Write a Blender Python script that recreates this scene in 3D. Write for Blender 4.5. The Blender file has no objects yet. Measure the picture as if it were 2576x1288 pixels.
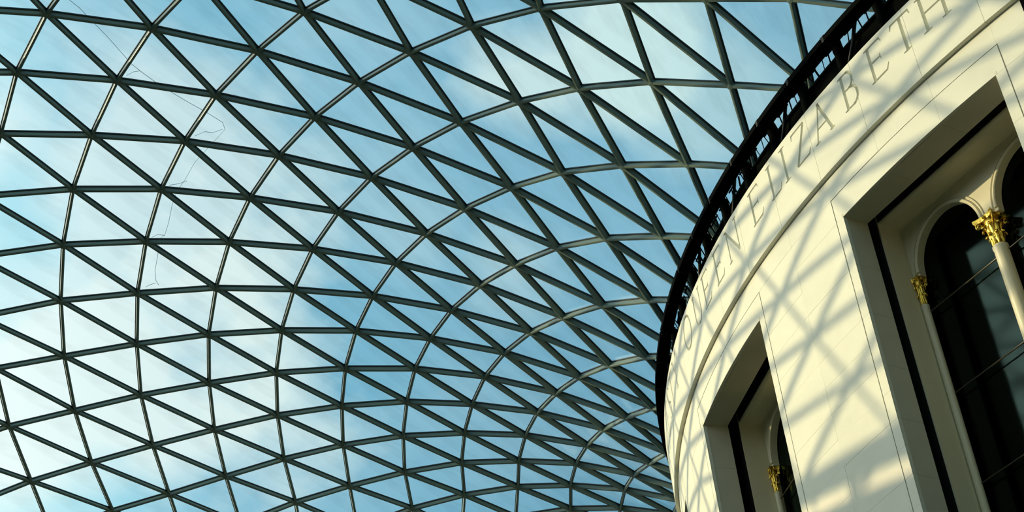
import bpy, bmesh, math, random
import numpy as np
from mathutils import Vector, Matrix
random.seed(7)
C = bpy.context.scene.collection
SC = bpy.context.scene
rad = math.radians

# ------------------------------------------------------------------ camera
YAW, PITCH, ROLL, FPX = .67164, .63025, -.1122, 3994.96
def _yaw(v):
    c, s = math.cos(YAW), math.sin(YAW)
    return Vector((c*v[0]-s*v[1], s*v[0]+c*v[1], v[2]))
_c, _s, _cp, _sp = math.cos(ROLL), math.sin(ROLL), math.cos(PITCH), math.sin(PITCH)
cx, cy, cz = _yaw((_c, -_s*_sp, _s*_cp)), _yaw((-_s, -_c*_sp, _c*_cp)), -_yaw((0, _cp, _sp))
cam = bpy.data.cameras.new('camera'); cam.sensor_width = 36; cam.lens = 36*FPX/2576
cam.clip_start = .1; cam.clip_end = 500
co = bpy.data.objects.new('camera', cam); C.objects.link(co); SC.camera = co
m = Matrix.Identity(4)
for i, v in enumerate((cx, cy, cz)):
    for k in range(3): m[k][i] = v[k]
m.translation = (0, -40.9153, 0)
co.matrix_world = m

# ------------------------------------------------------------------ light: low warm sun, procedural sky with haze towards the sun
SUN_AZ, SUN_EL = rad(-57.2), rad(13.0)          # azimuth measured like every angle here: 0 = -Y, negative = -X
sdir = Vector((math.sin(SUN_AZ)*math.cos(SUN_EL), -math.cos(SUN_AZ)*math.cos(SUN_EL), math.sin(SUN_EL)))
sl = bpy.data.lights.new('sun', 'SUN'); sl.energy = 4.3; sl.color = (1, .76, .44); sl.angle = rad(.53)
so = bpy.data.objects.new('sun', sl); C.objects.link(so); so.rotation_euler = sdir.to_track_quat('Z', 'Y').to_euler()
SC.view_settings.view_transform = 'Standard'; SC.view_settings.look = 'None'
SC.view_settings.gamma = 1; SC.view_settings.exposure = 0; SC.view_settings.use_curve_mapping = False
SC.cycles.transparent_max_bounces = 24

W = bpy.data.worlds.new('sky'); SC.world = W; W.use_nodes = True
nt = W.node_tree; nt.nodes.clear(); N = nt.nodes.new; Lk = nt.links.new
def math_n(op, a, b=None, clamp=False):
    n = N('ShaderNodeMath'); n.operation = op; n.use_clamp = clamp
    for i, v in enumerate((a, b)):
        if v is None: continue
        if isinstance(v, (int, float)): n.inputs[i].default_value = v
        else: Lk(v, n.inputs[i])
    return n.outputs[0]
def mix_n(f, a, b):
    n = N('ShaderNodeMix'); n.data_type = 'RGBA'
    for s, v in ((n.inputs[0], f), (n.inputs[6], a), (n.inputs[7], b)):
        if isinstance(v, (int, float)): s.default_value = v
        elif isinstance(v, tuple): s.default_value = (*v, 1)
        else: Lk(v, s)
    return n.outputs[2]
def ramp_n(f, stops):
    n = N('ShaderNodeValToRGB'); Lk(f, n.inputs[0])
    e = n.color_ramp.elements
    while len(e) < len(stops): e.new(.5)
    for q, (p, c) in zip(e, stops): q.position = p; q.color = (*c, 1)
    return n.outputs[0]
tc = N('ShaderNodeTexCoord').outputs['Generated']
dp = N('ShaderNodeVectorMath'); dp.operation = 'DOT_PRODUCT'; Lk(tc, dp.inputs[0]); dp.inputs[1].default_value = sdir
sunny = dp.outputs['Value']                                    # cosine of the angle to the sun
sep = N('ShaderNodeSeparateXYZ'); Lk(tc, sep.inputs[0])
tpos = math_n('SUBTRACT', sunny, math_n('MULTIPLY', sep.outputs[2], .35))
blue = ramp_n(tpos, [(0, (.25, .49, .65)), (.06, (.26, .51, .67)), (.14, (.21, .48, .65)), (.21, (.235, .52, .69)), (.27, (.39, .70, .83)), (.33, (.60, .86, .92)), (.39, (.90, 1, .97)), (.6, (1, 1, .97))])
blue = mix_n(math_n('MULTIPLY', math_n('MULTIPLY', math_n('SUBTRACT', .59, sep.outputs[2]), 4, True), math_n('MULTIPLY', math_n('SUBTRACT', .46, sunny), 4, True)), blue, (.07, .31, .50))   # clearer, deeper blue lower down away from the sun
ns = N('ShaderNodeTexNoise'); mp = N('ShaderNodeMapping'); Lk(tc, mp.inputs[0]); mp.inputs['Scale'].default_value = (1, 1, 1.5); Lk(mp.outputs[0], ns.inputs[0])
ns.inputs['Scale'].default_value = 7.5; ns.inputs['Detail'].default_value = 7; ns.inputs['Roughness'].default_value = .52
def bank(d, deg, k):        # a bank of cloud: soft disc on the sky, its edge broken by the noise
    q = N('ShaderNodeVectorMath'); q.operation = 'DISTANCE'; Lk(tc, q.inputs[0]); q.inputs[1].default_value = d
    r = math_n('SUBTRACT', 1, math_n('DIVIDE', q.outputs['Value'], rad(deg)))
    r = math_n('ADD', r, math_n('MULTIPLY', math_n('SUBTRACT', ns.outputs[0], .5), 2.6))
    return math_n('MULTIPLY', math_n('MULTIPLY', r, 1.5, True), k)
cl = math_n('MULTIPLY', math_n('MULTIPLY', math_n('SUBTRACT', ns.outputs[0], .47), 5.5, True), .16)
for d, deg, k in (((-.389, .613, .688), 4.2, .85), ((-.441, .595, .672), 3.4, .75), ((-.366, .667, .65), 3.6, .45), ((-.64, .46, .61), 6.5, .60), ((-.68, .356, .66), 3.6, .6), ((-.73, .45, .5), 5.5, .8), ((-.505, .637, .58), 3.0, .35), ((-.637, .527, .563), 5.6, .85), ((-.7, .485, .53), 5.0, .8), ((-.547, .576, .607), 3.2, .2), ((.55, .1, .8), 14, .7), ((.1, -.7, .7), 12, .7)):
    cl = math_n('MAXIMUM', cl, bank(d, deg, k))
sky = mix_n(cl, blue, mix_n(math_n('MULTIPLY', sunny, 1.7, True), (.60, .80, .80), (1, 1, .97)))
glow = math_n('MULTIPLY', math_n('POWER', math_n('MAXIMUM', sunny, 0), 6), 3.8)      # haze brightening round the sun
gm = N('ShaderNodeMix'); gm.data_type = 'RGBA'; gm.blend_type = 'ADD'; gm.inputs[0].default_value = 1
Lk(sky, gm.inputs[6]); gc = N('ShaderNodeCombineColor'); [Lk(glow, gc.inputs[i]) for i in range(3)]; Lk(gc.outputs[0], gm.inputs[7]); sky = gm.outputs[2]
sky = mix_n(math_n('MULTIPLY', math_n('SUBTRACT', .12, sunny), 1.4, True), sky, (.045, .11, .15))      # the sky deepens opposite the low sun
ground = math_n('LESS_THAN', sep.outputs[2], 0.0)
sky = mix_n(ground, sky, (.12, .12, .10))
bg = N('ShaderNodeBackground'); Lk(sky, bg.inputs[0]); bg.inputs[1].default_value = 1.15
out = N('ShaderNodeOutputWorld'); Lk(bg.outputs[0], out.inputs[0])

# ------------------------------------------------------------------ materials
def mat(name, col, rough=.6, metal=0, var=.0, vscale=4, bump=0, bscale=60, spec=.5):
    M = bpy.data.materials.new(name); M.use_nodes = True; t = M.node_tree; b = t.nodes['Principled BSDF']
    b.inputs['Roughness'].default_value = rough; b.inputs['Metallic'].default_value = metal
    b.inputs['Specular IOR Level'].default_value = spec
    b.inputs['Base Color'].default_value = (*col, 1)
    tcn = t.nodes.new('ShaderNodeTexCoord')
    if var:
        n = t.nodes.new('ShaderNodeTexNoise'); n.inputs['Scale'].default_value = vscale; n.inputs['Detail'].default_value = 5
        t.links.new(tcn.outputs['Object'], n.inputs[0])
        r = t.nodes.new('ShaderNodeValToRGB'); t.links.new(n.outputs[0], r.inputs[0])
        r.color_ramp.elements[0].position = .3; r.color_ramp.elements[1].position = .7
        r.color_ramp.elements[0].color = (*[max(0, c*(1-var)) for c in col], 1); r.color_ramp.elements[1].color = (*[min(1, c*(1+var)) for c in col], 1)
        t.links.new(r.outputs[0], b.inputs['Base Color'])
    if bump:
        n = t.nodes.new('ShaderNodeTexNoise'); n.inputs['Scale'].default_value = bscale; n.inputs['Detail'].default_value = 4
        t.links.new(tcn.outputs['Object'], n.inputs[0])
        q = t.nodes.new('ShaderNodeBump'); q.inputs['Strength'].default_value = bump; q.inputs['Distance'].default_value = .01
        t.links.new(n.outputs[0], q.inputs['Height']); t.links.new(q.outputs[0], b.inputs['Normal'])
    return M
def glass(name, tint, ior=1.5, streak=0, refl=1.0, rough=.02):
    M = bpy.data.materials.new(name); M.use_nodes = True; t = M.node_tree; t.nodes.clear(); n = t.nodes.new
    o = n('ShaderNodeOutputMaterial'); mx = n('ShaderNodeMixShader'); tr = n('ShaderNodeBsdfTransparent'); gl = n('ShaderNodeBsdfGlossy'); fr = n('ShaderNodeFresnel')
    fr.inputs[0].default_value = ior; gl.inputs['Roughness'].default_value = rough; gl.inputs['Color'].default_value = (*(refl if isinstance(refl, tuple) else (refl,)*3), 1); tr.inputs[0].default_value = (*tint, 1)
    geo = n('ShaderNodeNewGeometry')      # the same reflectance from either face of the pane
    fr.inputs[0].default_value = ior
    inv = n('ShaderNodeMath'); inv.operation = 'MULTIPLY_ADD'; inv.inputs[1].default_value = 1/ior-ior; inv.inputs[2].default_value = ior
    t.links.new(geo.outputs['Backfacing'], inv.inputs[0]); fr2 = n('ShaderNodeFresnel'); 
    t.links.new(inv.outputs[0], fr2.inputs[0])
    # Fresnel node already inverts the IOR on back faces: feed 1/ior there so both faces read alike
    t.links.new(fr2.outputs[0], mx.inputs[0]); t.nodes.remove(fr)
    t.links.new(tr.outputs[0], mx.inputs[1]); t.links.new(gl.outputs[0], mx.inputs[2]); t.links.new(mx.outputs[0], o.inputs[0])
    if streak:  # noise gives the pane tint faint darker diagonal streaks
        tcn = n('ShaderNodeTexCoord'); mpn = n('ShaderNodeMapping'); mpn.inputs['Scale'].default_value = (.9, .16, .5); mpn.inputs['Rotation'].default_value = (0, 0, rad(28))
        no = n('ShaderNodeTexNoise'); no.inputs['Scale'].default_value = 2.2; no.inputs['Detail'].default_value = 6
        t.links.new(tcn.outputs['Object'], mpn.inputs[0]); t.links.new(mpn.outputs[0], no.inputs[0])
        r = n('ShaderNodeValToRGB'); t.links.new(no.outputs[0], r.inputs[0])
        r.color_ramp.elements[0].position = .36; r.color_ramp.elements[1].position = .5
        r.color_ramp.elements[0].color = (*[c*(1-streak) for c in tint], 1); r.color_ramp.elements[1].color = (*tint, 1)
        t.links.new(r.outputs[0], tr.inputs[0])
    return M
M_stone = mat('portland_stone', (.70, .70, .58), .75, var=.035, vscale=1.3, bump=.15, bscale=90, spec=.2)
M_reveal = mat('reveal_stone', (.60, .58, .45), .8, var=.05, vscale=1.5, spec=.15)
M_mortar = mat('mortar', (.36, .34, .27), .95)
M_paint = mat('cream_paint', (.68, .64, .45), .45, var=.02, vscale=5, spec=.4)
M_gold = mat('gilding', (.86, .58, .10), .26, metal=1, var=.18, vscale=25, bump=.5, bscale=30)
M_steel = mat('green_grey_steel', (.17, .235, .20), .36, var=.06, vscale=2, spec=.5)
M_gasket = mat('black_gasket', (.008, .012, .012), .5)
M_black = mat('black_fascia', (.0012, .002, .0015), .7, spec=.02)
M_dteal = mat('dark_teal_steel', (.003, .009, .008), .5, spec=.25)
M_brick_shade = mat('brick_shade', (.02, .018, .014), .95, spec=.05)  # brick taken near black, the cavity's shade put into its colour
M_room_shade = mat('room_shade', (.003, .003, .003), 1, spec=0)  # near-black colour stands for the shade inside the drum
M_bronze = mat('tie_rod_bronze', (.10, .09, .06), .35, metal=.6)
M_floor = mat('floor_limestone', (.20, .19, .14), .5, var=.05, vscale=1)
M_wall = mat('court_wall_stone', (.20, .19, .14), .85, var=.08, vscale=.6)
M_rope = mat('blue_rope', (.45, .70, .88), .7)
M_pane = glass('roof_glass', (.93, .975, .965), streak=.05, ior=1.45)
M_winglass = glass('window_glass', (.3, .33, .31), ior=1.5, refl=(.24, .36, .32), rough=.07)

# ------------------------------------------------------------------ helpers
def empty(name, loc=(0, 0, 0), parent=None, rz=0):
    o = bpy.data.objects.new(name, None); o.location = loc; o.rotation_euler = (0, 0, rz); C.objects.link(o)
    o.empty_display_size = .1
    if parent: o.parent = parent
    return o
def tag(o, label=None, cat=None, kind=None, group=None):
    for k, v in (('label', label), ('category', cat), ('kind', kind), ('group', group)):
        if v: o[k] = v
    return o
def mesh(name, vs, fs, m, smooth=False):
    me = bpy.data.meshes.new(name); me.from_pydata([tuple(v) for v in vs], [], fs); me.materials.append(m)
    bm = bmesh.new(); bm.from_mesh(me); bmesh.ops.recalc_face_normals(bm, faces=bm.faces); bm.to_mesh(me); bm.free()
    if smooth:
        for p in me.polygons: p.use_smooth = True
    return me
def link(name, me, parent=None, mat4=None):
    o = bpy.data.objects.new(name, me); C.objects.link(o)
    if parent: o.parent = parent
    if mat4 is not None: o.matrix_local = mat4
    return o
def cyl_pt(r, deg, z): a = rad(deg); return (r*math.sin(a), -r*math.cos(a), z)
def slab(r0, r1, p0, p1, z0, z1, seg=4):
    """curved slab between radii r0 < r1, angles p0..p1 (degrees), heights z0..z1"""
    vs, fs = [], []
    for i in range(seg+1):
        p = p0+(p1-p0)*i/seg
        vs += [cyl_pt(r0, p, z0), cyl_pt(r1, p, z0), cyl_pt(r1, p, z1), cyl_pt(r0, p, z1)]
    for i in range(seg):
        a = 4*i; b = a+4
        fs += [(a+k, a+(k+1) % 4, b+(k+1) % 4, b+k) for k in range(4)]
    fs += [(0, 1, 2, 3), (4*seg+3, 4*seg+2, 4*seg+1, 4*seg)]
    return vs, fs
def box(x0, x1, y0, y1, z0, z1):
    vs = [(x, y, z) for z in (z0, z1) for x, y in ((x0, y0), (x1, y0), (x1, y1), (x0, y1))]
    return vs, [(0, 1, 2, 3), (7, 6, 5, 4), (0, 1, 5, 4), (1, 2, 6, 5), (2, 3, 7, 6), (3, 0, 4, 7)]
def join(parts):
    V, F = [], []
    for vs, fs in parts:
        n = len(V); V += list(vs); F += [tuple(i+n for i in f) for f in fs]
    return V, F
def lathe(prof, n=20, a0=0, a1=360):
    full = abs(a1-a0) >= 360; k = n if full else n+1; vs, fs = [], []
    for i in range(k):
        a = rad(a0+(a1-a0)*i/n)
        vs += [(r*math.cos(a), r*math.sin(a), z) for r, z in prof]
    m = len(prof)
    for i in range(n):
        j = (i+1) % k
        for q in range(m-1): fs.append((i*m+q, j*m+q, j*m+q+1, i*m+q+1))
    return vs, fs
def tube(pts, r, n=8, m_=None):
    vs, fs = [], []
    P = [Vector(p) for p in pts]
    for i, p in enumerate(P):
        d = (P[min(i+1, len(P)-1)]-P[max(i-1, 0)]).normalized()
        u = d.cross(Vector((0, 0, 1)));  u = u.normalized() if u.length > 1e-3 else Vector((1, 0, 0)); w = d.cross(u)
        vs += [p+u*(r*math.cos(2*math.pi*k/n))+w*(r*math.sin(2*math.pi*k/n)) for k in range(n)]
    for i in range(len(P)-1):
        for k in range(n): fs.append((i*n+k, i*n+(k+1) % n, (i+1)*n+(k+1) % n, (i+1)*n+k))
    fs += [tuple(range(n)), tuple(range((len(P)-1)*n, len(P)*n))]
    return vs, fs
def in_view(p, mg=0):
    v = Vector(p)-co.location; d = -v.dot(cz)
    if d <= 0: return None
    x = 1288+FPX*v.dot(cx)/d; y = 644-FPX*v.dot(cy)/d
    return (x, y) if -mg < x < 2576+mg and -mg < y < 1288+mg else None
def pix(p):
    v = Vector(p)-co.location; d = max(-v.dot(cz), .01)
    return (1288+FPX*v.dot(cx)/d, 644-FPX*v.dot(cy)/d)

# ------------------------------------------------------------------ court shell (beyond the frame; it bounces and blocks light)
ZF = -1.6
XW, YS, YN = 35.6, -43.9, 48.5
tag(link('floor', mesh('floor', *box(-40, 40, -50, 55, ZF-.4, ZF), M_floor)), 'pale limestone court floor around the stone drum', 'floor', 'structure')
for nm, b in (('west', (-XW-1.5, -XW, YS-1.5, YN+1.5)), ('east', (XW, XW+1.5, YS-1.5, YN+1.5)), ('south', (-XW-1.5, XW+1.5, YS-1.5, YS)), ('north', (-XW-1.5, XW+1.5, YN, YN+1.5))):
    tag(link('wall_'+nm, mesh('wall_'+nm, *box(*b, ZF, 18.33), M_wall)), 'plain stone court wall on the %s side, under the roof edge' % nm, 'wall', 'structure')
# edge beam the roof sits on, with a light slot under it
tag(link('trim_1', mesh('trim_1', *join([box(-XW-.5, -XW+.15, YS-.5, YN, 18.68, 19.02), box(-XW, XW, YS-.5, YS+.15, 18.68, 19.02)] +
    [box(-XW-.3, -XW-.1, y-.1, y+.1, 18.3, 18.7) for y in range(-42, 48, 6)]), M_steel)), 'grey steel edge beam carrying the roof above the court wall', 'beam', 'structure')

# ------------------------------------------------------------------ glass roof: triangulated steel lattice
TAB = {(0,0):(-21.797,-28.277,24.812),
(1,0):(-20.658,-26.41,24.801),
(0,1):(-23.528,-27.824,24.607),
(1,1):(-22.38,-26.034,24.696),
(2,1):(-21.189,-24.217,24.558),
(2,0):(-19.461,-24.471,24.528),
(0,2):(-25.163,-27.116,24.314),
(1,2):(-24.054,-25.485,24.491),
(2,2):(-22.816,-23.797,24.482),
(1,3):(-25.621,-24.856,24.193),
(2,3):(-24.393,-23.25,24.304),
(3,3):(-23.15,-21.565,24.185),
(1,4):(-27.102,-24.058,23.795),
(2,4):(-25.946,-22.498,24.008),
(3,4):(-24.68,-20.937,24.037),
(1,5):(-28.481,-23.122,23.307),
(2,5):(-27.38,-21.648,23.618),
(3,5):(-26.123,-20.17,23.783),
(1,6):(-29.756,-22.079,22.739),
(2,6):(-28.666,-20.675,23.154),
(3,6):(-27.483,-19.3,23.433),
(3,7):(-28.757,-18.242,22.988),
(1,7):(-30.902,-20.898,22.12),
(2,7):(-29.878,-19.6,22.609),
(0,7):(-31.798,-22.2,21.584),
(0,8):(-32.779,-20.816,20.887),
(1,8):(-31.912,-19.596,21.481),
(2,8):(-30.957,-18.356,22.024),
(3,8):(-29.9,-17.124,22.488),
(2,9):(-31.938,-17.02,21.407),
(3,9):(-30.95,-15.852,21.935),
(1,9):(-32.786,-18.24,20.853),
(2,-1):(-17.801,-24.6,24.41),
(3,-1):(-16.641,-22.62,23.69),
(3,0):(-18.282,-22.57,23.97),
(3,-2):(-14.966,-22.528,23.294),
(4,-1):(-15.374,-20.68,22.593),
(3,1):(-19.92,-22.386,24.149),
(4,0):(-17.042,-20.709,23.087),
(3,2):(-21.54,-22.051,24.221),
(4,1):(-18.627,-20.586,23.435),
(4,2):(-20.234,-20.343,23.684),
(4,3):(-21.814,-19.931,23.812),
(5,2):(-18.884,-18.657,22.833),
(5,1):(-17.294,-18.847,22.393),
(5,3):(-20.447,-18.344,23.153),
(4,4):(-23.342,-19.388,23.827),
(5,4):(-21.957,-17.882,23.347),
(4,5):(-24.841,-18.691,23.727),
(5,5):(-23.442,-17.26,23.423),
(6,4):(-20.511,-16.43,22.566),
(6,5):(-22.003,-15.896,22.84),
(4,6):(-26.222,-17.901,23.524),
(5,6):(-24.842,-16.537,23.39),
(6,6):(-23.422,-15.222,22.988),
(7,6):(-21.956,-14.012,22.309),
(4,7):(-27.519,-16.969,23.222),
(5,7):(-26.206,-15.664,23.245),
(6,7):(-24.765,-14.454,23.027),
(7,7):(-23.313,-13.291,22.533),
(4,8):(-28.694,-15.909,22.844),
(5,8):(-27.415,-14.685,23.011),
(6,8):(-26.037,-13.517,22.956),
(7,8):(-24.63,-12.391,22.641),
(4,9):(-29.811,-14.707,22.39),
(5,9):(-28.576,-13.576,22.691),
(6,9):(-27.254,-12.484,22.793),
(7,9):(-25.869,-11.41,22.652),
(4,10):(-30.835,-13.379,21.885),
(5,10):(-29.692,-12.306,22.286),
(6,10):(-28.416,-11.294,22.536),
(7,10):(-27.019,-10.339,22.571),
(6,11):(-29.456,-9.983,22.214),
(7,11):(-28.125,-9.089,22.4),
(3,-3):(-13.343,-22.272,22.777),
(4,-2):(-13.889,-20.543,22.041),
(4,-3):(-12.324,-20.265,21.315),
(3,-4):(-11.696,-21.833,22.083),
(4,-4):(-10.829,-19.858,20.446),
(3,-5):(-10.172,-21.331,21.292),
(4,-5):(-9.41,-19.494,19.567),
(5,0):(-15.791,-18.91,21.867),
(5,-1):(-14.287,-18.792,21.183),
(5,-2):(-12.828,-18.607,20.404),
(5,-3):(-11.478,-18.375,19.574),
(6,2):(-17.539,-17.089,21.695),
(6,1):(-16.068,-17.184,21.072),
(6,0):(-14.656,-17.138,20.336),
(6,3):(-19.044,-16.808,22.186),
(6,-1):(-13.335,-17.05,19.555),
(7,2):(-16.308,-15.509,20.273),
(7,3):(-17.72,-15.348,20.959),
(7,4):(-19.165,-15.017,21.524),
(7,5):(-20.542,-14.614,21.971),
(7,1):(-14.984,-15.528,19.55),
(8,4):(-17.814,-13.721,20.233),
(8,5):(-19.184,-13.326,20.848),
(8,6):(-20.537,-12.825,21.363),
(8,7):(-21.838,-12.176,21.752),
(8,8):(-23.145,-11.417,22.06),
(8,9):(-24.402,-10.492,22.255),
(8,10):(-25.632,-9.41,22.35),
(8,11):(-26.704,-8.267,22.348),
(9,6):(-19.186,-11.743,20.216),
(9,7):(-20.442,-11.14,20.749),
(9,8):(-21.679,-10.483,21.214),
(9,9):(-22.946,-9.623,21.592),
(9,10):(-24.124,-8.677,21.864),
(9,11):(-25.3,-7.536,22.046),
(9,12):(-26.375,-6.266,22.131),
(10,8):(-20.371,-9.601,20.212),
(10,9):(-21.496,-8.823,20.681),
(10,10):(-22.691,-7.947,21.132),
(10,11):(-23.79,-6.948,21.467),
(10,12):(-24.912,-5.713,21.734),
(0,6):(-30.671,-23.417,22.275)}
a_, b_, c_, d_ = 22.245, 36.625, 46.025, 51.125
SR, ZR = 21.64/22.245, 19.55
def roof_z(x, y):
    X, Y = -x/SR, -y/SR
    r = math.hypot(X, Y)
    if r < a_: X *= a_/r; Y *= a_/r; r = a_
    psi = (1-X/b_)*(1+X/b_)*(1-Y/c_)*(1+Y/d_)
    eta = psi/((1-a_*X/(r*b_))*(1+a_*X/(r*b_))*(1-a_*Y/(r*c_))*(1+a_*Y/(r*d_)))
    al = (r/a_-1)*psi; c2 = (X*X-Y*Y)/(r*r); s = Y/r
    A = .5*(1+c2); B = .5*(.5*(1-c2)+s); G = .5*(.5*(1-c2)-s)
    z = 1.245*eta+19.71+al*((35+10*psi)*A+24*B+(7.5+12*psi)*2*G-1.6-10*A+10*B*B*(1-3*al)+2.5*G*G*(r/a_-1)**2)
    return (z-20.955)*SR+ZR
meas = {}
for (i, j), p in TAB.items(): meas[(j, j-2*i+13)] = p
def polar(p): return math.degrees(math.atan2(p[0], -p[1])), math.hypot(p[0], p[1])
rows_ = {}
for (j, n), p in sorted(meas.items()): rows_.setdefault(j, []).append((n, *polar(p)))
for j in rows_:
    if rows_[j][0][0] > 0 and j % 2: rows_[j].insert(0, (0, -40.884-3.007*j, 21.64))
def along(j, n):
    """angle and radius on radial j at (continuous) level n: measured levels, carried on in a straight line past the last"""
    L = rows_[j]
    if n <= L[0][0]: a, b = L[0], L[1]
    elif n >= L[-1][0]:
        k = min(3, len(L)-1); a, b = L[-1-k], L[-1]
        pa = (a[2]*math.sin(rad(a[1])), -a[2]*math.cos(rad(a[1]))); pb = (b[2]*math.sin(rad(b[1])), -b[2]*math.cos(rad(b[1])))
        t = (n-b[0])/(b[0]-a[0]); t *= (1-.012*min(n-b[0], 8)); q = (pb[0]+(pb[0]-pa[0])*t, pb[1]+(pb[1]-pa[1])*t)
        return polar(q)
    else:
        for a, b in zip(L[:-1], L[1:]):
            if a[0] <= n <= b[0]: break
    t = (n-a[0])/(b[0]-a[0]); return a[1]+(b[1]-a[1])*t, a[2]+(b[2]-a[2])*t
def plan(j, n):
    if j > 12: p, r = plan(12, n); return p-3.1*(j-12), r
    if j < -5: p, r = plan(-5, n); return p+3.007*(-5-j), r
    last = rows_[j][-1][0]
    if n <= last or 0 <= j <= 9: return along(j, n)
    ref = 9 if j > 9 else 0
    # hold the spacing per radial seen at the reference radial's own end of the lattice
    a, b = along(j, last), along(ref, last); c = along(ref, n)
    return c[0]+(a[0]-b[0]), c[1]+(a[1]-b[1])
node = {}
for j in range(-30, 17):
    for n in range(0, 36):
        if (n-j) % 2 == 0: continue
        if (j, n) in meas: node[(j, n)] = Vector(meas[(j, n)]); continue
        p, r = plan(j, n)
        if n == 0: p, r = -40.884-3.007*j, 21.64
        x, y = r*math.sin(rad(p)), -r*math.cos(rad(p))
        if abs(x) > XW+3 or y < YS-3: continue
        node[(j, n)] = Vector((x, y, roof_z(x, y)))
def nbr(j, n): return [(j+1, n+1), (j-1, n+1), (j, n+2)]      # outward: two diagonals and the radial
bars = [((j, n), k) for (j, n) in node for k in nbr(j, n) if k in node]
for j in range(-30, 17):
    if (j, 0) in node and (j+2, 0) in node: bars.append(((j, 0), (j+2, 0)))
LX, LY = -XW+.1, YS+.1
def inside(p): return p.x > LX and p.y > LY and p.z > 18.2
def clip_seg(p, q):
    ip, iq = inside(p), inside(q)
    if ip and iq: return p, q
    if not ip and not iq: return None
    if not ip: r = clip_seg(q, p); return r and (r[1], r[0])
    lo, hi = 0., 1.
    for _ in range(24):
        t = (lo+hi)/2
        if inside(p.lerp(q, t)): lo = t
        else: hi = t
    return p, p.lerp(q, lo)
def normal_at(p):
    e = .05; x, y = p.x, p.y
    dx = (roof_z(x+e, y)-roof_z(x-e, y))/(2*e); dy = (roof_z(x, y+e)-roof_z(x, y-e))/(2*e)
    return Vector((-dx, -dy, 1)).normalized()
roof = tag(empty('ceiling'), 'curved glass roof on a triangulated grey-green steel lattice above the court', 'roof', 'structure')
BW, BD = .066, .130
# unit bar: x along, y across, z along the roof normal; rounded lower edges
prof = [(-.5, 0), (-.5, -.86), (-.38, -.97), (-.2, -1), (.2, -1), (.38, -.97), (.5, -.86), (.5, 0)]
def prism(prof, x0=-.5, x1=.5):
    k = len(prof); vs = [(x0, *p) for p in prof]+[(x1, *p) for p in prof]
    fs = [(i, (i+1) % k, k+(i+1) % k, k+i) for i in range(k)]+[tuple(range(k)), tuple(range(2*k-1, k-1, -1))]
    return vs, fs
bv, bf = prism([(y*BW, z*BD) for y, z in prof])
gv, gf = prism([(-.052, -.006), (.052, -.006), (.052, .03), (-.052, .03)])
bar_me = mesh('bar', bv, bf, M_steel); gas_me = mesh('gasket', gv, gf, M_gasket)
def bar_mat(p, q, grow=0):
    d = q-p; L = d.length; x = d/L; nrm = normal_at((p+q)/2); y = nrm.cross(x).normalized(); z = x.cross(y)
    m = Matrix.Identity(4); c = (p+q)/2
    for k in range(3): m[k][0] = x[k]*(L+grow); m[k][1] = y[k]; m[k][2] = z[k]; m[k][3] = c[k]
    return m
cand = []
for a, b in bars:
    s = clip_seg(node[a], node[b])
    if not s or (s[0]-s[1]).length < .05: continue
    vis = any(in_view(s[0].lerp(s[1], t)) for t in (0, .25, .5, .75, 1))
    hid = a[1] == 0 and b[1] == 0
    L = 0
    if vis:
        (x0, y0), (x1, y1) = pix(s[0]), pix(s[1]); L = math.hypot(min(max(x1, 0), 2576)-min(max(x0, 0), 2576), min(max(y1, 0), 1288)-min(max(y0, 0), 1288))
    cand.append((0 if hid else L, s))
cand.sort(key=lambda t: -t[0])
rest_b, rest_g = [], []
for k, (L, (p, q)) in enumerate(cand):
    mt = bar_mat(p, q)
    if k < 290 and L > 0:
        o = link('roof_bar', bar_me, roof, mt)
        g = link('gasket', gas_me, o)                  # sub-part in the bar's own frame
    else:
        rest_b.append(([mt @ Vector(v) for v in bv], bf)); rest_g.append(([mt @ Vector(v) for v in gv], gf))
tag(link('roof_bar_far', mesh('roof_bar_far', *join(rest_b), M_steel), roof), kind='stuff')
tag(link('gasket_far', mesh('gasket_far', *join(rest_g), M_gasket), roof), kind='stuff')
# nodes: six-sided star hub
hub = []
for k in range(12):
    a = 2*math.pi*k/12; r = .062 if k % 2 else .055
    hub.append((r*math.cos(a), r*math.sin(a)))
hv = [(x, y, -BD*1.02) for x, y in hub]+[(x, y, .02) for x, y in hub]+[(0, 0, -BD*1.08)]
hf = [(i, (i+1) % 12, 12+(i+1) % 12, 12+i) for i in range(12)]+[tuple(range(12, 24))]+[(i, (i+1) % 12, 24) for i in range(12)]
hub_me = mesh('node', hv, hf, M_steel)
rest_h = []
for k, p in node.items():
    if not inside(p): continue
    nrm = normal_at(p); mt = Matrix.Translation(p) @ nrm.to_track_quat('Z', 'Y').to_matrix().to_4x4()
    if in_view(p, 15): link('roof_node', hub_me, roof, mt)
    else: rest_h.append(([mt @ Vector(v) for v in hv], hf))
tag(link('roof_node_far', mesh('roof_node_far', *join(rest_h), M_steel), roof), kind='stuff')
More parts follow.
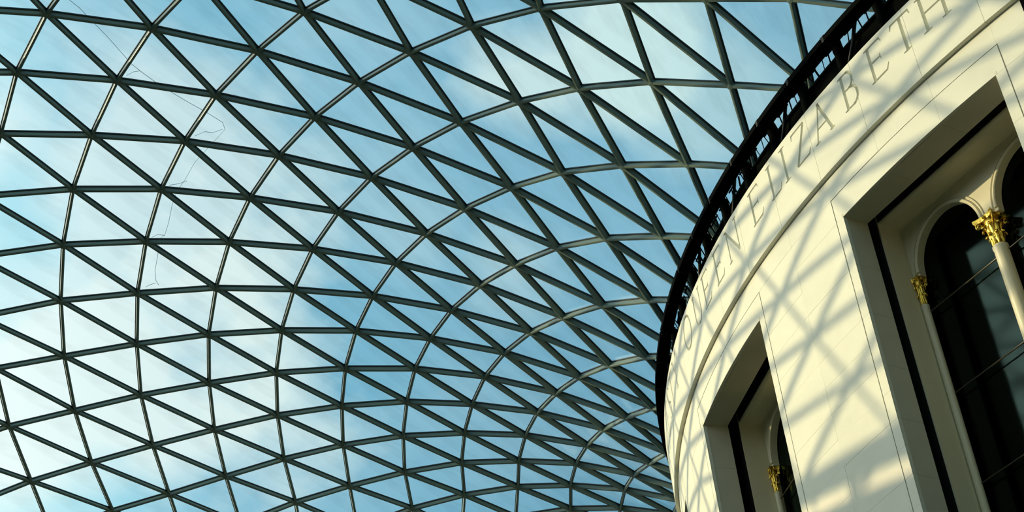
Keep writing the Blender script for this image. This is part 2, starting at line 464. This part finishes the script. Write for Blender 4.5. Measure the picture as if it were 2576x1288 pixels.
# panes: triangles between nodes, with thickness
def clip_poly(P):
    for ax, lim in ((0, LX), (1, LY)):
        Q = []
        for i, p in enumerate(P):
            q = P[(i+1) % len(P)]; a, b = p[ax] > lim, q[ax] > lim
            if a: Q.append(p)
            if a != b: Q.append(p.lerp(q, (lim-p[ax])/(q[ax]-p[ax])))
        P = Q
        if len(P) < 3: return None
    return P if all(p.z > 18 for p in P) else None
rest_p = []
tris = []
for (j, n) in node:
    for t in (((j, n), (j+1, n+1), (j, n+2)), ((j, n), (j-1, n+1), (j, n+2))):
        if all(k in node for k in t): tris.append(t)
    if n == 0 and (j+2, 0) in node and (j+1, 1) in node: tris.append(((j, 0), (j+1, 1), (j+2, 0)))
np_ = 0
for t in tris:
    P = clip_poly([node[k] for k in t])
    if not P: continue
    c = sum(P, Vector())/len(P); nr = (P[1]-P[0]).cross(P[2]-P[0]).normalized()
    if nr.z < 0: nr = -nr
    P = [p+(c-p).normalized()*.02 for p in P]
    k = len(P); vs = [p+nr*.004-c for p in P]+[p+nr*.026-c for p in P]
    fs = [tuple(range(k)), tuple(range(2*k-1, k-1, -1))]+[(i, (i+1) % k, k+(i+1) % k, k+i) for i in range(k)]
    if any(in_view(p) for p in P+[c]) and np_ < 295:
        np_ += 1; o = link('glass_pane', mesh('glass_pane', vs, fs, M_pane), roof); o.location = c
    else: rest_p.append(([v+c for v in vs], fs))
tag(link('glass_pane_far', mesh('glass_pane_far', *join(rest_p), M_pane), roof), kind='stuff')

# thin rope lying over the roof
rp = [(-30.95,-21.1), ]
ROPE = [(150,-20),(200,20),(268,90),(330,160),(352,178),(400,213),(470,255),(520,283),(560,308),(566,325),(548,345),(520,375),(490,408),(465,452),(445,480),(433,515),(424,560),(414,592),(402,600),(397,640),(390,680),(392,705),(400,718)]
def roof_at(px, py, up=.08):
    d = (cx*((px-1288)/FPX)+cy*((644-py)/FPX)-cz); o = co.location
    lo, hi = 20., 75.
    f = lambda t: (o+d*t).z-(roof_z((o+d*t).x, (o+d*t).y)+up)
    t = 20
    while t < 75 and f(t) < 0: t += .5
    lo, hi = t-.5, t
    for _ in range(30):
        m_ = (lo+hi)/2
        if f(m_) < 0: lo = m_
        else: hi = m_
    return o+d*hi
strands = [ROPE, [(352,178),(335,181),(318,190)], [(560,325),(535,334),(515,331),(490,342)], [(470,455),(450,462),(425,466)], [(414,592),(396,590),(382,597)], [(392,712),(378,716),(366,722)]]
tag(link('safety_rope', mesh('safety_rope', *join([tube([roof_at(*p) for p in s], .0065, 5) for s in strands]), M_rope)),
    'thin pale blue rope trailing over the glass roof panes at upper left', 'rope')

# ------------------------------------------------------------------ ring beam at the head of the drum
ring = tag(empty('ring_beam'), 'black segmented steel ring beam where the glass roof meets the stone drum', 'beam', 'thing')
J0 = -21.9+3*20
seg_me = mesh('fascia_panel', *slab(22.21, 22.45, -1.39, 1.39, 19.22, 19.33, 3), M_black)
seg2 = mesh('fascia_edge', *slab(22.195, 22.212, -1.37, 1.37, 19.205, 19.35, 3), M_dteal)
post_me = mesh('post', *join([lathe([(0, 18.47), (.11, 18.47), (.085, 18.6), (.085, 19.05), (.10, 19.12), (.10, 19.3), (0, 19.3)], 12)]), M_black, True)
col_me = mesh('collar', *slab(22.1, 22.43, -.16, .16, 19.235, 19.37, 2), M_dteal)
brace = mesh('brace', *tube([(0, 0, 18.6), (.35, -.03, 19.0), (.55, 0, 19.45)], .035, 8), M_dteal, True)
for k in range(-40, 42):
    ph = -22.05-3.02*k
    if not -140 < ph < 60: continue
    R = Matrix.Rotation(rad(ph), 4, 'Z')
    RM = Matrix.Rotation(rad(ph-1.51), 4, 'Z')
    o = link('fascia_panel', seg_me, ring, RM); link('fascia_edge', seg2, o)
    link('post', post_me, ring, R @ Matrix.Translation((0, -22.13, 0)))
    link('collar', col_me, ring, R)
    if k % 2 == 0: link('brace', brace, ring, R @ Matrix.Translation((0, -22.06, 0)))
link('ring_tube', mesh('ring_tube', *tube([cyl_pt(22.2, p, 19.44) for p in np.arange(-140, 61, 1.0)], .09, 10), M_dteal, True), ring)
link('upstand', mesh('upstand', *slab(21.9, 22.0, -140, 60, 18.435, 19.19, 120), M_black), ring)
link('upstand_cap', mesh('upstand_cap', *slab(21.88, 22.02, -140, 60, 19.19, 19.21, 120), M_steel), ring)
zig = []
random.seed(3)
for i in range(400):
    p = -140+i*.5; q = p+random.uniform(.15, .45)
    zig.append(tube([cyl_pt(22.02, p, 19.2), cyl_pt(random.uniform(22.1, 22.2), q, random.uniform(19.28, 19.42))], random.uniform(.008, .02), 5))
    if i % 3 == 0: zig.append(tube([cyl_pt(22.09, p, 19.33), cyl_pt(22.09, p+random.uniform(.5, 1.2), 19.33)], .018, 5))
tag(link('bracing_wires', mesh('bracing_wires', *join(zig), M_dteal), ring), kind='stuff')
link('kerb', mesh('kerb', *slab(21.9, 22.3, -140, 60, 18.425, 18.47, 120), M_black), ring)

# ------------------------------------------------------------------ stone drum
drum = tag(empty('wall_drum'), 'round cream stone drum wall with carved frieze and tall square-headed window openings', 'wall', 'structure')
CEN = [-1.3-18*k for k in range(-1, 6)]
RW, RFZ = 22.27, 22.365
HZ, GZ, LZ, TZ, ROW = 15.95, 16.445, 16.88, 18.42, .495
HW, GW = 4.895, 5.43            # half opening, half surround in degrees
PIER = (-12.2, -8.4)
rest_s = []
cache = {}
def panel(w0, w1, z0, z1, c, r1=RW, seg=4, gap=.0012, name='stone_panel', shift=0):
    """one facing stone: angles relative to c"""
    g = math.degrees(gap/r1)
    key = (round(w0, 3), round(w1, 3), round(z1-z0, 3), r1)
    if key not in cache: cache[key] = mesh('stone_panel', *slab(r1-.07, r1, w0+g, w1-g, gap, z1-z0-gap, seg), M_stone)
    mid = rad(c+(w0+w1)/2)
    p = [cyl_pt(r1, c+w, z) for w in (w0, w1, (w0+w1)/2) for z in (z0, z1)]
    vis = any(in_view(q) for q in p) and -68 < c+(w0+w1)/2 < -11
    jit = random.uniform(-.0012, .0012)
    mt = Matrix.Rotation(rad(c), 4, 'Z') @ Matrix.Translation((0, jit, z0))
    if vis: link(name, cache[key], drum, mt)
    else:
        me = cache[key]; rest_s.append(([mt @ v.co for v in me.vertices], [tuple(f.vertices) for f in me.polygons]))
rows = [(11+ROW*k, 11+ROW*(k+1)) for k in range(-25, 10)]
rows[0] = (ZF, rows[0][1])
for c in CEN:
    for z0, z1 in rows:
        low = z1 < 5.0
        for s in (-1, 1):
            A = sorted((s*HW, s*(GW-.03))); B = sorted((s*GW, s*9.0))
            panel(A[0], A[1], z0, z1, c, seg=1)
            panel(B[0]+(.02 if s > 0 else 0), B[1]-(.02 if s < 0 else 0), z0, z1, c)
        if low:
            for q in (-HW, 0): panel(q, q+HW, z0, z1, c)
    # stones round and above the head
    z0, z1 = HZ, GZ
    for w0, w1 in ((-GW+.03, -1.8), (-1.8, 1.8), (1.8, GW-.03)): panel(w0, w1, z0, z1-.014, c)
    for s in (-1, 1):
        B = sorted((s*GW, s*9.0)); panel(B[0]+(.02 if s > 0 else 0), B[1]-(.02 if s < 0 else 0), z0, z1, c)
    for k in range(5): panel(-9+3.6*k, -5.4+3.6*k, GZ, LZ, c)
me = mesh('stone_panel_far', *join(rest_s), M_stone); tag(link('stone_panel_far', me, drum), kind='stuff')
# body behind the facing, with the openings left out (flat jambs parallel to each window's axis)
body, solid = [], []
CEN2 = [q for q in CEN]
def ang(u, w): return math.degrees(math.atan2(u, w))
for c in CEN:
    # solid from this window's right jamb to the next one's left jamb
    n = 10; vs = []
    ring_pts = []
    for r, flip in ((22.258, 0), (21.8, 1)):
        w = math.sqrt(r*r-1.936**2); aL = c+ang(1.936, w); aR = c+18-ang(1.936, w)
        pts = [cyl_pt(r, aL+(aR-aL)*i/n, 0)[:2] for i in range(n+1)]
        ring_pts += pts[::-1] if flip else pts
    k = len(ring_pts)
    vs = [(x, y, ZF) for x, y in ring_pts]+[(x, y, HZ+.06) for x, y in ring_pts]
    fs = [(i, (i+1) % k, k+(i+1) % k, k+i) for i in range(k)]+[tuple(range(k)), tuple(range(2*k-1, k-1, -1))]
    body.append((vs, fs))
    body.append(slab(21.8, 22.258, c-6, c+6, ZF, 5.0, 6))
body.append(slab(21.8, 22.258, CEN[-1]-9, CEN[0]+9, HZ+.06, LZ, 100))
body.append(slab(21.8, 22.27, CEN[-1]-9, CEN[0]+9, LZ, TZ-.01, 100))
link('drum_core', mesh('drum_core', *join(body), M_mortar), drum)
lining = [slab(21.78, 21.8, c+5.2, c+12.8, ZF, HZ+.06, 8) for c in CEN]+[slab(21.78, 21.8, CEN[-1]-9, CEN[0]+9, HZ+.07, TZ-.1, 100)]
link('cavity_shade_lining', mesh('cavity_shade_lining', *join(lining), M_brick_shade), drum)  # added thin sheet, dark so the gap behind the facing reads as shade
for nm, p0, p1 in (('drum_flank', CEN[0]+9, CEN[-1]-9+360),):
    link(nm, mesh(nm, *slab(21.6, RW, p0, p1, ZF, TZ, 90), M_stone), drum)
# the ledge: small cove and fillet under the frieze
def ring_prof(pr, p0, p1, seg, m, nm, par):
    vs, fs = [], []; k = len(pr)
    for i in range(seg+1):
        p = p0+(p1-p0)*i/seg; vs += [cyl_pt(r, p, z) for r, z in pr]
    for i in range(seg):
        for q in range(k): fs.append((i*k+q, i*k+(q+1) % k, (i+1)*k+(q+1) % k, (i+1)*k+q))
    return link(nm, mesh(nm, vs, fs, m), par)
# dark pier against the drum, right edge of the view
tag(link('dark_pier', mesh('dark_pier', *slab(22.28, 22.37, PIER[0]+.0, PIER[1], ZF, LZ-.01, 6), M_black)), 'black vertical pier against the stone drum at the upper right corner', 'pier')

# ---- frieze stones with V-cut letters
def poly(*p): return [tuple(q) for q in p]
TH, TN = .044, .027         # half widths of thick and thin strokes, in letter heights
def arc(cx_, cy_, rx, ry, a0, a1, n=10): return [(cx_+rx*math.cos(rad(a0+(a1-a0)*i/n)), cy_+ry*math.sin(rad(a0+(a1-a0)*i/n))) for i in range(n+1)]
def S(pts, w): return (pts, [w]*len(pts) if not isinstance(w, list) else w)
def serif(x, y, l=.13, s=1): return S([(x-l, y), (x, y), (x+l, y)], [.012, .03, .012])
def stem(x, y0=.03, y1=.97, t=TH): return S([(x, y0), (x, .12), (x, .88), (x, y1)], [t*1.05, t, t, t*1.05])
G = {}
G['I'] = (.26, [stem(.13), serif(.13, .97), serif(.13, .03)])
G['E'] = (.66, [stem(.14), serif(.12, .97, .1), serif(.12, .03, .1), S([(.14, .97), (.55, .97), (.60, .86)], [TN, TN, .012]), S([(.14, .52), (.45, .52), (.48, .60)], [TN*.9, TN*.9, .01]), S([(.46, .52), (.48, .43)], [.02, .01]), S([(.14, .03), (.55, .04), (.64, .19)], [TN, TN, .014])])
G['L'] = (.58, [stem(.14), serif(.14, .97), serif(.12, .03, .1), S([(.14, .03), (.48, .04), (.57, .19)], [TN, TN, .014])])
G['T'] = (.70, [stem(.35), serif(.35, .03), S([(.03, .84), (.07, .97), (.63, .97), (.67, .84)], [.014, TN, TN, .014])])
G['H'] = (.84, [stem(.14), stem(.70), serif(.14, .97), serif(.14, .03), serif(.70, .97), serif(.70, .03), S([(.14, .5), (.70, .5)], TN)])
G['N'] = (.88, [S([(.14, .03), (.14, .95)], TN), S([(.10, .97), (.74, .03)], TH), S([(.74, .06), (.74, .97)], TN), serif(.14, .03, .1), serif(.08, .97, .07), serif(.74, .97, .1)])
G['A'] = (.80, [S([(.10, .03), (.40, .97)], TN), S([(.38, 1.0), (.70, .03)], TH), S([(.22, .36), (.58, .36)], TN*.9), serif(.10, .03, .1), serif(.70, .03, .1)])
G['Z'] = (.72, [S([(.05, .84), (.08, .97), (.62, .97)], [.014, TN, TN]), S([(.62, .97), (.08, .04)], TH), S([(.08, .04), (.60, .04), (.67, .18)], [TN, TN, .014])])
G['B'] = (.64, [stem(.14), serif(.12, .97, .1), serif(.12, .03, .1), S([(.14, .97), (.34, .97)], TN), S(arc(.32, .75, .17, .22, 90, 0, 5), .034), S(arc(.32, .75, .17, .22, 5, -90, 5), .036), S([(.14, .53), (.36, .53)], TN), S(arc(.34, .28, .21, .25, 90, 0, 6), .036), S(arc(.34, .28, .21, .25, 5, -90, 6), .038), S([(.14, .03), (.36, .03)], TN)])
G['U'] = (.82, [S([(.14, .97), (.14, .32)]+arc(.40, .30, .26, .28, 180, 360, 12)+[(.66, .32), (.66, .97)], [TH, TH]+[.042]*4+[.034]*9+[TN, TN]), serif(.14, .97, .1), serif(.66, .97, .1)])
G['Q'] = (.92, [S(arc(.44, .5, .38, .48, 0, 360, 28), [.042]*29), S([(.42, .05), (.62, -.06), (.85, -.12)], [.03, .045, .02])])
G['Y'] = (.78, [S([(.38, .03), (.38, .46)], TH), S([(.38, .46), (.10, .97)], TH), S([(.38, .46), (.66, .97)], TN), serif(.38, .03), serif(.10, .97, .1), serif(.66, .97, .1)])
G['S'] = (.56, [S([(.48, .80)]+arc(.28, .74, .20, .23, 40, 250, 12)+arc(.28, .27, .22, .24, 70, -140, 12)+[(.06, .2)], [.012]+[TN]*5+[.038]*16+[TN]*5+[.012])])
G['J'] = (.34, [S([(.2, .97), (.2, .2), (.12, -.05), (-.02, -.12)], [TH, TH, .04, .012]), serif(.2, .97)])
G['M'] = (1.0, [S([(.14, .03), (.16, .97)], TN), S([(.14, .97), (.5, .06)], TH), S([(.5, .06), (.84, .97)], TN), S([(.84, .97), (.86, .03)], TH), serif(.14, .03, .1), serif(.86, .03, .1)])
G['R'] = (.72, [stem(.14), serif(.12, .97, .1), serif(.14, .03), S([(.14, .97), (.32, .97)]+arc(.33, .73, .19, .24, 80, -80, 9)+[(.32, .49), (.14, .49)], [TN, TN]+[.038]*10+[TN, TN]), S([(.34, .49), (.70, .03)], [TH, TH])])
LH, LB = .77, 17.55
TEXT = [('H', -63.6), ('E', -61.2), ('R', -59.0), ('M', -56.6), ('A', -53.9), ('J', -51.6), ('E', -50.7), ('S', -48.9), ('T', -47.6), ('Y', -45.8),
        ('Q', -41.95), ('U', -39.55), ('E', -37.65), ('E', -35.6), ('N', -33.75), ('E', -30.65), ('L', -28.6), ('I', -27.2), ('Z', -26.15), ('A', -24.45), ('B', -22.1), ('E', -20.15), ('T', -18.42), ('H', -16.75)]
def groove(pts, ws, ox):
    """closed V-shaped cutter along a polyline, in flat coordinates (s, depth, z)"""
    vs, fs = [], []
    P = [Vector((ox+x*LH, LB+y*LH)) for x, y in pts]
    closed = (P[0]-P[-1]).length < 1e-4
    for i, p in enumerate(P):
        a = P[i-1] if i else (P[-2] if closed else P[0]); b = P[i+1] if i < len(P)-1 else (P[1] if closed else P[-1])
        d1 = (p-a).normalized() if (p-a).length > 1e-6 else (b-p).normalized(); d2 = (b-p).normalized() if (b-p).length > 1e-6 else d1
        t = d1+d2; t = t.normalized() if t.length > .1 else d2
        nn = Vector((-t.y, t.x)); k = 1/max(.6, nn.dot(Vector((-d2.y, d2.x)))); w = ws[i]*LH*k; h = min(ws[i]*LH*2.6, .085)
        e = 1.25
        vs += [(p.x+nn.x*w*e, -h*(e-1), p.y+nn.y*w*e), (p.x-nn.x*w*e, -h*(e-1), p.y-nn.y*w*e), (p.x, h, p.y)]
    m_ = len(P)-1 if closed else len(P)
    for i in range(len(P)-1 if not closed else m_):
        a = 3*i; b = 3*((i+1) % m_) if closed else 3*(i+1)
        fs += [(a+k, a+(k+1) % 3, b+(k+1) % 3, b+k) for k in range(3)]
    if closed: vs = vs[:3*m_]
    else: fs += [(0, 1, 2), (3*m_-1, 3*m_-2, 3*m_-3)]
    return vs, fs
def temp(me):
    o = bpy.data.objects.new('temp', me); C.objects.link(o); return o
letters = []
for ch, ph in TEXT:
    wd, st = G[ch]; ox = rad(ph)*RFZ
    letters.append((ox-.15, ox+wd*LH+.25, [groove(p, w, ox) for p, w in st]))
fr_p = -28.3
PW = 3.6
for k in range(-14, 24):
    p0 = fr_p+PW*k; p1 = p0+PW
    if p0 > CEN[0]+9 or p1 < CEN[-1]-9: continue
    s0, s1 = rad(p0)*RFZ+.003, rad(p1)*RFZ-.003
    n = 10; vs = []; fs = []
    for i in range(n+1):
        s = s0+(s1-s0)*i/n
        vs += [(s, 0, LZ+.0), (s, 0, TZ), (s, .097, TZ), (s, .097, LZ)]
    for i in range(n):
        a = 4*i; b = a+4; fs += [(a+q, a+(q+1) % 4, b+(q+1) % 4, b+q) for q in range(4)]
    fs += [(0, 1, 2, 3), (4*n+3, 4*n+2, 4*n+1, 4*n)]
    me = mesh('frieze_stone', vs, fs, M_stone)
    cut = [g for a, b, gs in letters if a < s1 and b > s0 for g in gs]
    if cut and p0 > -64:
        o = temp(me); cur = me
        for g in cut:
            cm = mesh('cut', *g, M_stone); c2 = temp(cm)
            md = o.modifiers.new('b', 'BOOLEAN'); md.object = c2; md.operation = 'DIFFERENCE'; md.solver = 'EXACT'
        bpy.context.view_layer.update()
        def result(): return bpy.data.meshes.new_from_object(o.evaluated_get(bpy.context.evaluated_depsgraph_get()))
        def sound(q):
            if len(q.vertices) < 44: return False
            X = [v.co.x for v in q.vertices]; Z = [v.co.z for v in q.vertices]
            bm = bmesh.new(); bm.from_mesh(q); vol = abs(bm.calc_volume()); bm.free()
            return min(X) > s0-.01 and max(X) < s1+.01 and min(Z) > LZ-.01 and max(Z) < TZ+.01 and vol > .85*(s1-s0)*(TZ-LZ)*.097
        me2 = result()
        if not sound(me2):                      # leave out any single cut the solver cannot take
            for md in o.modifiers: md.show_viewport = False
            for md in o.modifiers:
                md.show_viewport = True; bpy.context.view_layer.update(); me2 = result()
                if not sound(me2): md.show_viewport = False; print('skipped a cut at', p0)
            bpy.context.view_layer.update(); me2 = result()
        for q in [q for q in C.objects if q.name.startswith('temp')]: bpy.data.objects.remove(q)
        me = me2; me.name = 'frieze_stone'
    for v in me.vertices:
        a = v.co.x/RFZ; r = RFZ-v.co.y; v.co = (r*math.sin(a), -r*math.cos(a), v.co.z)
    me.update()
    link('frieze_stone', me, drum)

# inner drum shell, roof and a near-black ring painted as the unlit room behind the windows
inner = []
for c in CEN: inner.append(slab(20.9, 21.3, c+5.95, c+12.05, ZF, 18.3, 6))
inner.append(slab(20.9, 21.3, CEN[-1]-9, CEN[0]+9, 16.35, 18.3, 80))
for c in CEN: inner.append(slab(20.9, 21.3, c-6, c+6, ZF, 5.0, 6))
link('inner_wall', mesh('inner_wall', *join(inner), M_brick_shade), drum)
link('interior', mesh('interior', *slab(19.3, 19.6, -180, 180, ZF, 18.4, 120), M_room_shade), drum)
link('drum_roof', mesh('drum_roof', *lathe([(0, 18.45), (21.85, 18.35), (21.85, 18.25), (0, 18.25)], 90), M_brick_shade), drum)

# ------------------------------------------------------------------ windows
ZB = 5.0
def UWZ(pts): return [(u, -w, z) for u, w, z in pts]       # window frame: u along the wall, w radius, z up
def wbox(u0, u1, w0, w1, z0, z1): return box(u0, u1, -w1, -w0, z0, z1)
SPR, AR, AC = 15.0, .765, .965
def tracery():
    n = 64; U = sorted(set([-1.9+3.8*i/n for i in range(n+1)]+[s*AC+AR*math.cos(math.pi*i/28) for s in (-1, 1) for i in range(29)]))
    def zb(u):
        for s in (-1, 1):
            d = abs(u-s*AC)
            if d < AR: return SPR+math.sqrt(AR*AR-d*d)
        return SPR-.06
    vs, fs = [], []
    for u in U:
        z = zb(u); vs += [(u, -20.93, z), (u, -20.93, 15.99), (u, -20.80, 15.99), (u, -20.80, z)]
    for i in range(len(U)-1):
        a = 4*i; b = a+4; fs += [(a+q, a+(q+1) % 4, b+(q+1) % 4, b+q) for q in range(4)]
    fs += [(0, 1, 2, 3), tuple(range(len(vs)-1, len(vs)-5, -1))]
    return vs, fs
def sweep_arch(pr, n=28):
    """profile of (radius, w) swept round the half circle"""
    vs, fs = [], []; k = len(pr)
    for i in range(n+1):
        a = math.pi*i/n
        vs += [(r*math.cos(a), -w, SPR+r*math.sin(a)) for r, w in pr]
    for i in range(n): fs += [(i*k+q, i*k+(q+1) % k, (i+1)*k+(q+1) % k, (i+1)*k+q) for q in range(k)]
    fs += [tuple(range(k)), tuple(range(n*k, n*k+k))]
    return vs, fs
ME = {}
ME['tracery'] = mesh('tracery', *tracery(), M_paint)
rl = [(.865+.016*math.cos(a), 20.935+.018*math.sin(a)) for a in np.linspace(-.5, math.pi+.5, 9)]
ME['archivolt'] = mesh('archivolt', *sweep_arch([(.76, 20.80), (.76, 20.95), (.775, 20.965), (.81, 20.965), (.822, 20.95), (.825, 20.93), (.825, 20.80)]), M_paint)
ME['arch_roll'] = mesh('arch_roll', *sweep_arch(rl), M_paint, True)
nj = 10
zj = [ZB+(HZ-ZB)*i/11 for i in range(12)]; zj = [ZB]+[11+ROW*2*k for k in range(-6, 5)]+[HZ]
zj = sorted(set(round(z, 3) for z in zj if ZB <= z <= HZ))
M4 = Matrix
def shaft(r, z0, z1): return lathe([(0, z0), (r*1.5, z0), (r*1.5, z0+.12), (r*1.08, z0+.2), (r, z0+.26), (r*.97, z1-.06), (r*1.05, z1-.04), (r*1.05, z1-.01), (r*.97, z1), (0, z1)], 24)
ME['shaft'] = mesh('column_shaft', *shaft(.125, ZB, 14.34), M_paint, True)
ME['colonnette'] = mesh('colonnette', *shaft(.066, ZB, 14.38), M_paint, True)
# gilded leaf capital, unit: z 0..1 high, bell radius .19 at the foot
def leaf(rb, z0, h, out, wd, n=9, mm=5):
    vs = []; fs = []
    for i in range(n+1):
        t = i/n; ang_ = t*math.pi*1.15
        if t < .72: r = rb+out*.35*(t/.72)**2; z = z0+h*t/.72*.92
        else:
            q = (t-.72)/.28; r = rb+out*(.35+.65*math.sin(q*math.pi/2)); z = z0+h*(.92+.12*math.sin(q*math.pi)-.16*q)
        w = wd*(math.sin(min(1, t*1.25+.25)*math.pi*.5))*(1-.55*max(0, t-.6)/.4)*(1+.16*math.sin(t*22))
        for k in range(mm+1):
            s = (k/mm-.5)*2; vs.append((w*s, -(r+.03*(1-s*s)-.02*abs(s)), z-.02*abs(s)*h))
    b0 = len(vs)
    vs += [(x*.96, y+.028, z-.006) for x, y, z in vs]
    for base in (0, b0):
        for i in range(n):
            for k in range(mm): fs.append((base+i*(mm+1)+k, base+i*(mm+1)+k+1, base+(i+1)*(mm+1)+k+1, base+(i+1)*(mm+1)+k))
    for i in range(n):
        for k in (0, mm): a = i*(mm+1)+k; fs.append((a, a+mm+1, b0+a+mm+1, b0+a))
    for k in range(mm): a = n*(mm+1)+k; fs.append((a, a+1, b0+a+1, b0+a)); fs.append((k, k+1, b0+k+1, b0+k))
    return vs, fs
def volute():
    pts = []
    for i in range(26):
        a = rad(-60+i*24); r = .115*(1-i/30); pts.append((0, -(.40+r*math.cos(a)), .80+r*math.sin(a)))
    pts = [(0, -.17, .45), (0, -.22, .62), (0, -.31, .74)]+[(0, -.455+.0, .70)]+pts[1:]
    return tube(pts, .032, 6)
ME['leaf_low'] = mesh('leaf', *leaf(.19, .05, .38, .13, .085), M_gold, True)
ME['leaf_high'] = mesh('leaf', *leaf(.20, .25, .47, .18, .09), M_gold, True)
ME['volute'] = mesh('volute', *volute(), M_gold, True)
ME['bell'] = mesh('capital', *join([lathe([(0, 0), (.215, 0), (.235, .03), (.215, .06), (.19, .07), (.19, .5), (.23, .72), (.31, .86), (0, .86)], 20)]), M_gold, True)
ab = []
for i in range(4):
    for t in np.linspace(-1, 1, 7):
        a = rad(45+90*i); x, y = .40*t, -(.40-.10*(1-t*t)); ab.append((x*math.cos(a-rad(45))-y*math.sin(a-rad(45)), x*math.sin(a-rad(45))+y*math.cos(a-rad(45))))
k = len(ab)
av = [(x*.94, y*.94, .86) for x, y in ab]+[(x, y, .92) for x, y in ab]+[(x, y, .99) for x, y in ab]
af = [(i, (i+1) % k, k+(i+1) % k, k+i) for i in range(k)]+[(k+i, k+(i+1) % k, 2*k+(i+1) % k, 2*k+i) for i in range(k)]+[tuple(range(k)), tuple(range(3*k-1, 2*k-1, -1))]
ME['abacus'] = mesh('abacus', av, af, M_gold)
fl = lathe([(0, -.02), (.05, -.02), (.06, .02), (.03, .05), (0, .06)], 8)
ME['flower'] = mesh('flower', *fl, M_gold, True)
def capital(par, loc, s, h, flat=1):
    o = link('capital', ME['bell'], par, Matrix.Translation(loc) @ Matrix.Diagonal((s, s*flat, h, 1)))
    for i in range(8):
        link('leaf', ME['leaf_low'], o, Matrix.Rotation(rad(45*i), 4, 'Z'))
        link('leaf', ME['leaf_high'], o, Matrix.Rotation(rad(45*i+22.5), 4, 'Z'))
    for i in range(4):
        link('volute', ME['volute'], o, Matrix.Rotation(rad(45+90*i), 4, 'Z'))
        link('flower', ME['flower'], o, Matrix.Rotation(rad(90*i), 4, 'Z') @ Matrix.Translation((0, -.32, .92)) @ Matrix.Rotation(rad(90), 4, 'X'))
    link('abacus', ME['abacus'], o)
    return o
WL = {-19.3: 'tall twin-arched window with a gilded column capital, at the right edge', -37.3: 'narrow-looking twin-arched window low in the view, its gilt capital at the jamb',
      -55.3: 'foreshortened window at the far curve of the drum, only its top corner showing', -1.3: 'window beyond the black pier', 16.7: 'window round the far right of the drum',
      -73.3: 'window hidden round the left flank of the drum', -91.3: 'window on the far left flank of the drum'}
jm = {}
for wi, c in enumerate([-19.3, -37.3, -55.3, -1.3, -73.3]):
    w = tag(empty('window_%d' % (wi+1), rz=rad(c)), WL[c], 'window', 'structure')
    for s in (-1, 1):
        for a, b in zip(zj[:-1], zj[1:]):
            key = ('o', s, round(b-a, 3))
            if key not in jm:
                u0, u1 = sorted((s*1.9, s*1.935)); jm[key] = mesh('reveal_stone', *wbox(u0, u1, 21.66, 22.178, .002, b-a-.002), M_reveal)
            link('reveal_stone', jm[key], w, Matrix.Translation((0, 0, a)))
        u0, u1 = sorted((s*1.9, s*1.925))
        key = ('i', s)
        if key not in jm: jm[key] = mesh('inner_jamb', *wbox(u0, u1, 20.75, 21.42, ZB, 16.25), M_paint)
        link('inner_jamb', jm[key], w)
        key = ('c', s)
        if key not in jm:
            u0, u1 = sorted((s*1.925, s*2.5)); jm[key] = mesh('cavity_shade_wall', *wbox(u0, u1, 20.75, 21.425, ZB, 16.6), M_brick_shade)  # near-black face paints the shade in the gap round the frame
        link('cavity_shade_wall', jm[key], w)
        o = link('archivolt', ME['archivolt'], w, Matrix.Translation((s*AC, 0, 0))); link('arch_roll', ME['arch_roll'], o)
        link('colonnette', ME['colonnette'], w, Matrix.Translation((s*1.835, -20.92, 0)))
        capital(w, (s*1.835, -20.92, 14.36), .27, .58)
    for k, (a, b) in enumerate(((-1.935, -.655), (-.655, .655), (.655, 1.935))):
        key = ('h', k)
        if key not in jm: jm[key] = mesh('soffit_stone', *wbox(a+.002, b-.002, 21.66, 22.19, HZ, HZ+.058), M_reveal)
        link('soffit_stone', jm[key], w)
    if 'ih' not in jm: jm['ih'] = mesh('inner_lintel', *prism([(-w_, z_) for w_, z_ in ((20.75, 15.975), (21.28, 15.975), (21.34, 15.983), (21.38, 15.998), (21.405, 16.02), (21.41, 16.04), (20.75, 16.04))], -1.9, 1.9), M_paint)
    if 'ch' not in jm: jm['ch'] = mesh('cavity_shade_wall', *wbox(-1.925, 1.925, 20.75, 21.415, 16.045, 16.6), M_brick_shade)
    link('cavity_shade_wall', jm['ch'], w)
    link('inner_lintel', jm['ih'], w)
    link('tracery', ME['tracery'], w)
    link('column_shaft', ME['shaft'], w, Matrix.Translation((0, -20.93, 0)))
    capital(w, (0, -20.93, 14.32), .54, .60)
    for z in (14.22, 12.63, 11.0, 9.4, 7.8):
        if ('r', z) not in jm: jm[('r', z)] = mesh('tie_rod', *tube([(-1.86, -20.90, z), (1.86, -20.90, z)], .014, 8), M_bronze, True)
        link('tie_rod', jm[('r', z)], w)
    for s in (-1, 1):
        if ('g', s) not in jm:
            u0, u1 = sorted((0, s*1.9)); jm[('g', s)] = mesh('window_glass', *wbox(u0, u1, 20.77, 20.79, ZB, 15.98), M_winglass)
        link('window_glass', jm[('g', s)], w)
    if 'sill' not in jm: jm['sill'] = mesh('window_sill', *wbox(-1.95, 1.95, 20.7, 22.3, ZB-.15, ZB), M_stone)
    link('window_sill', jm['sill'], w)
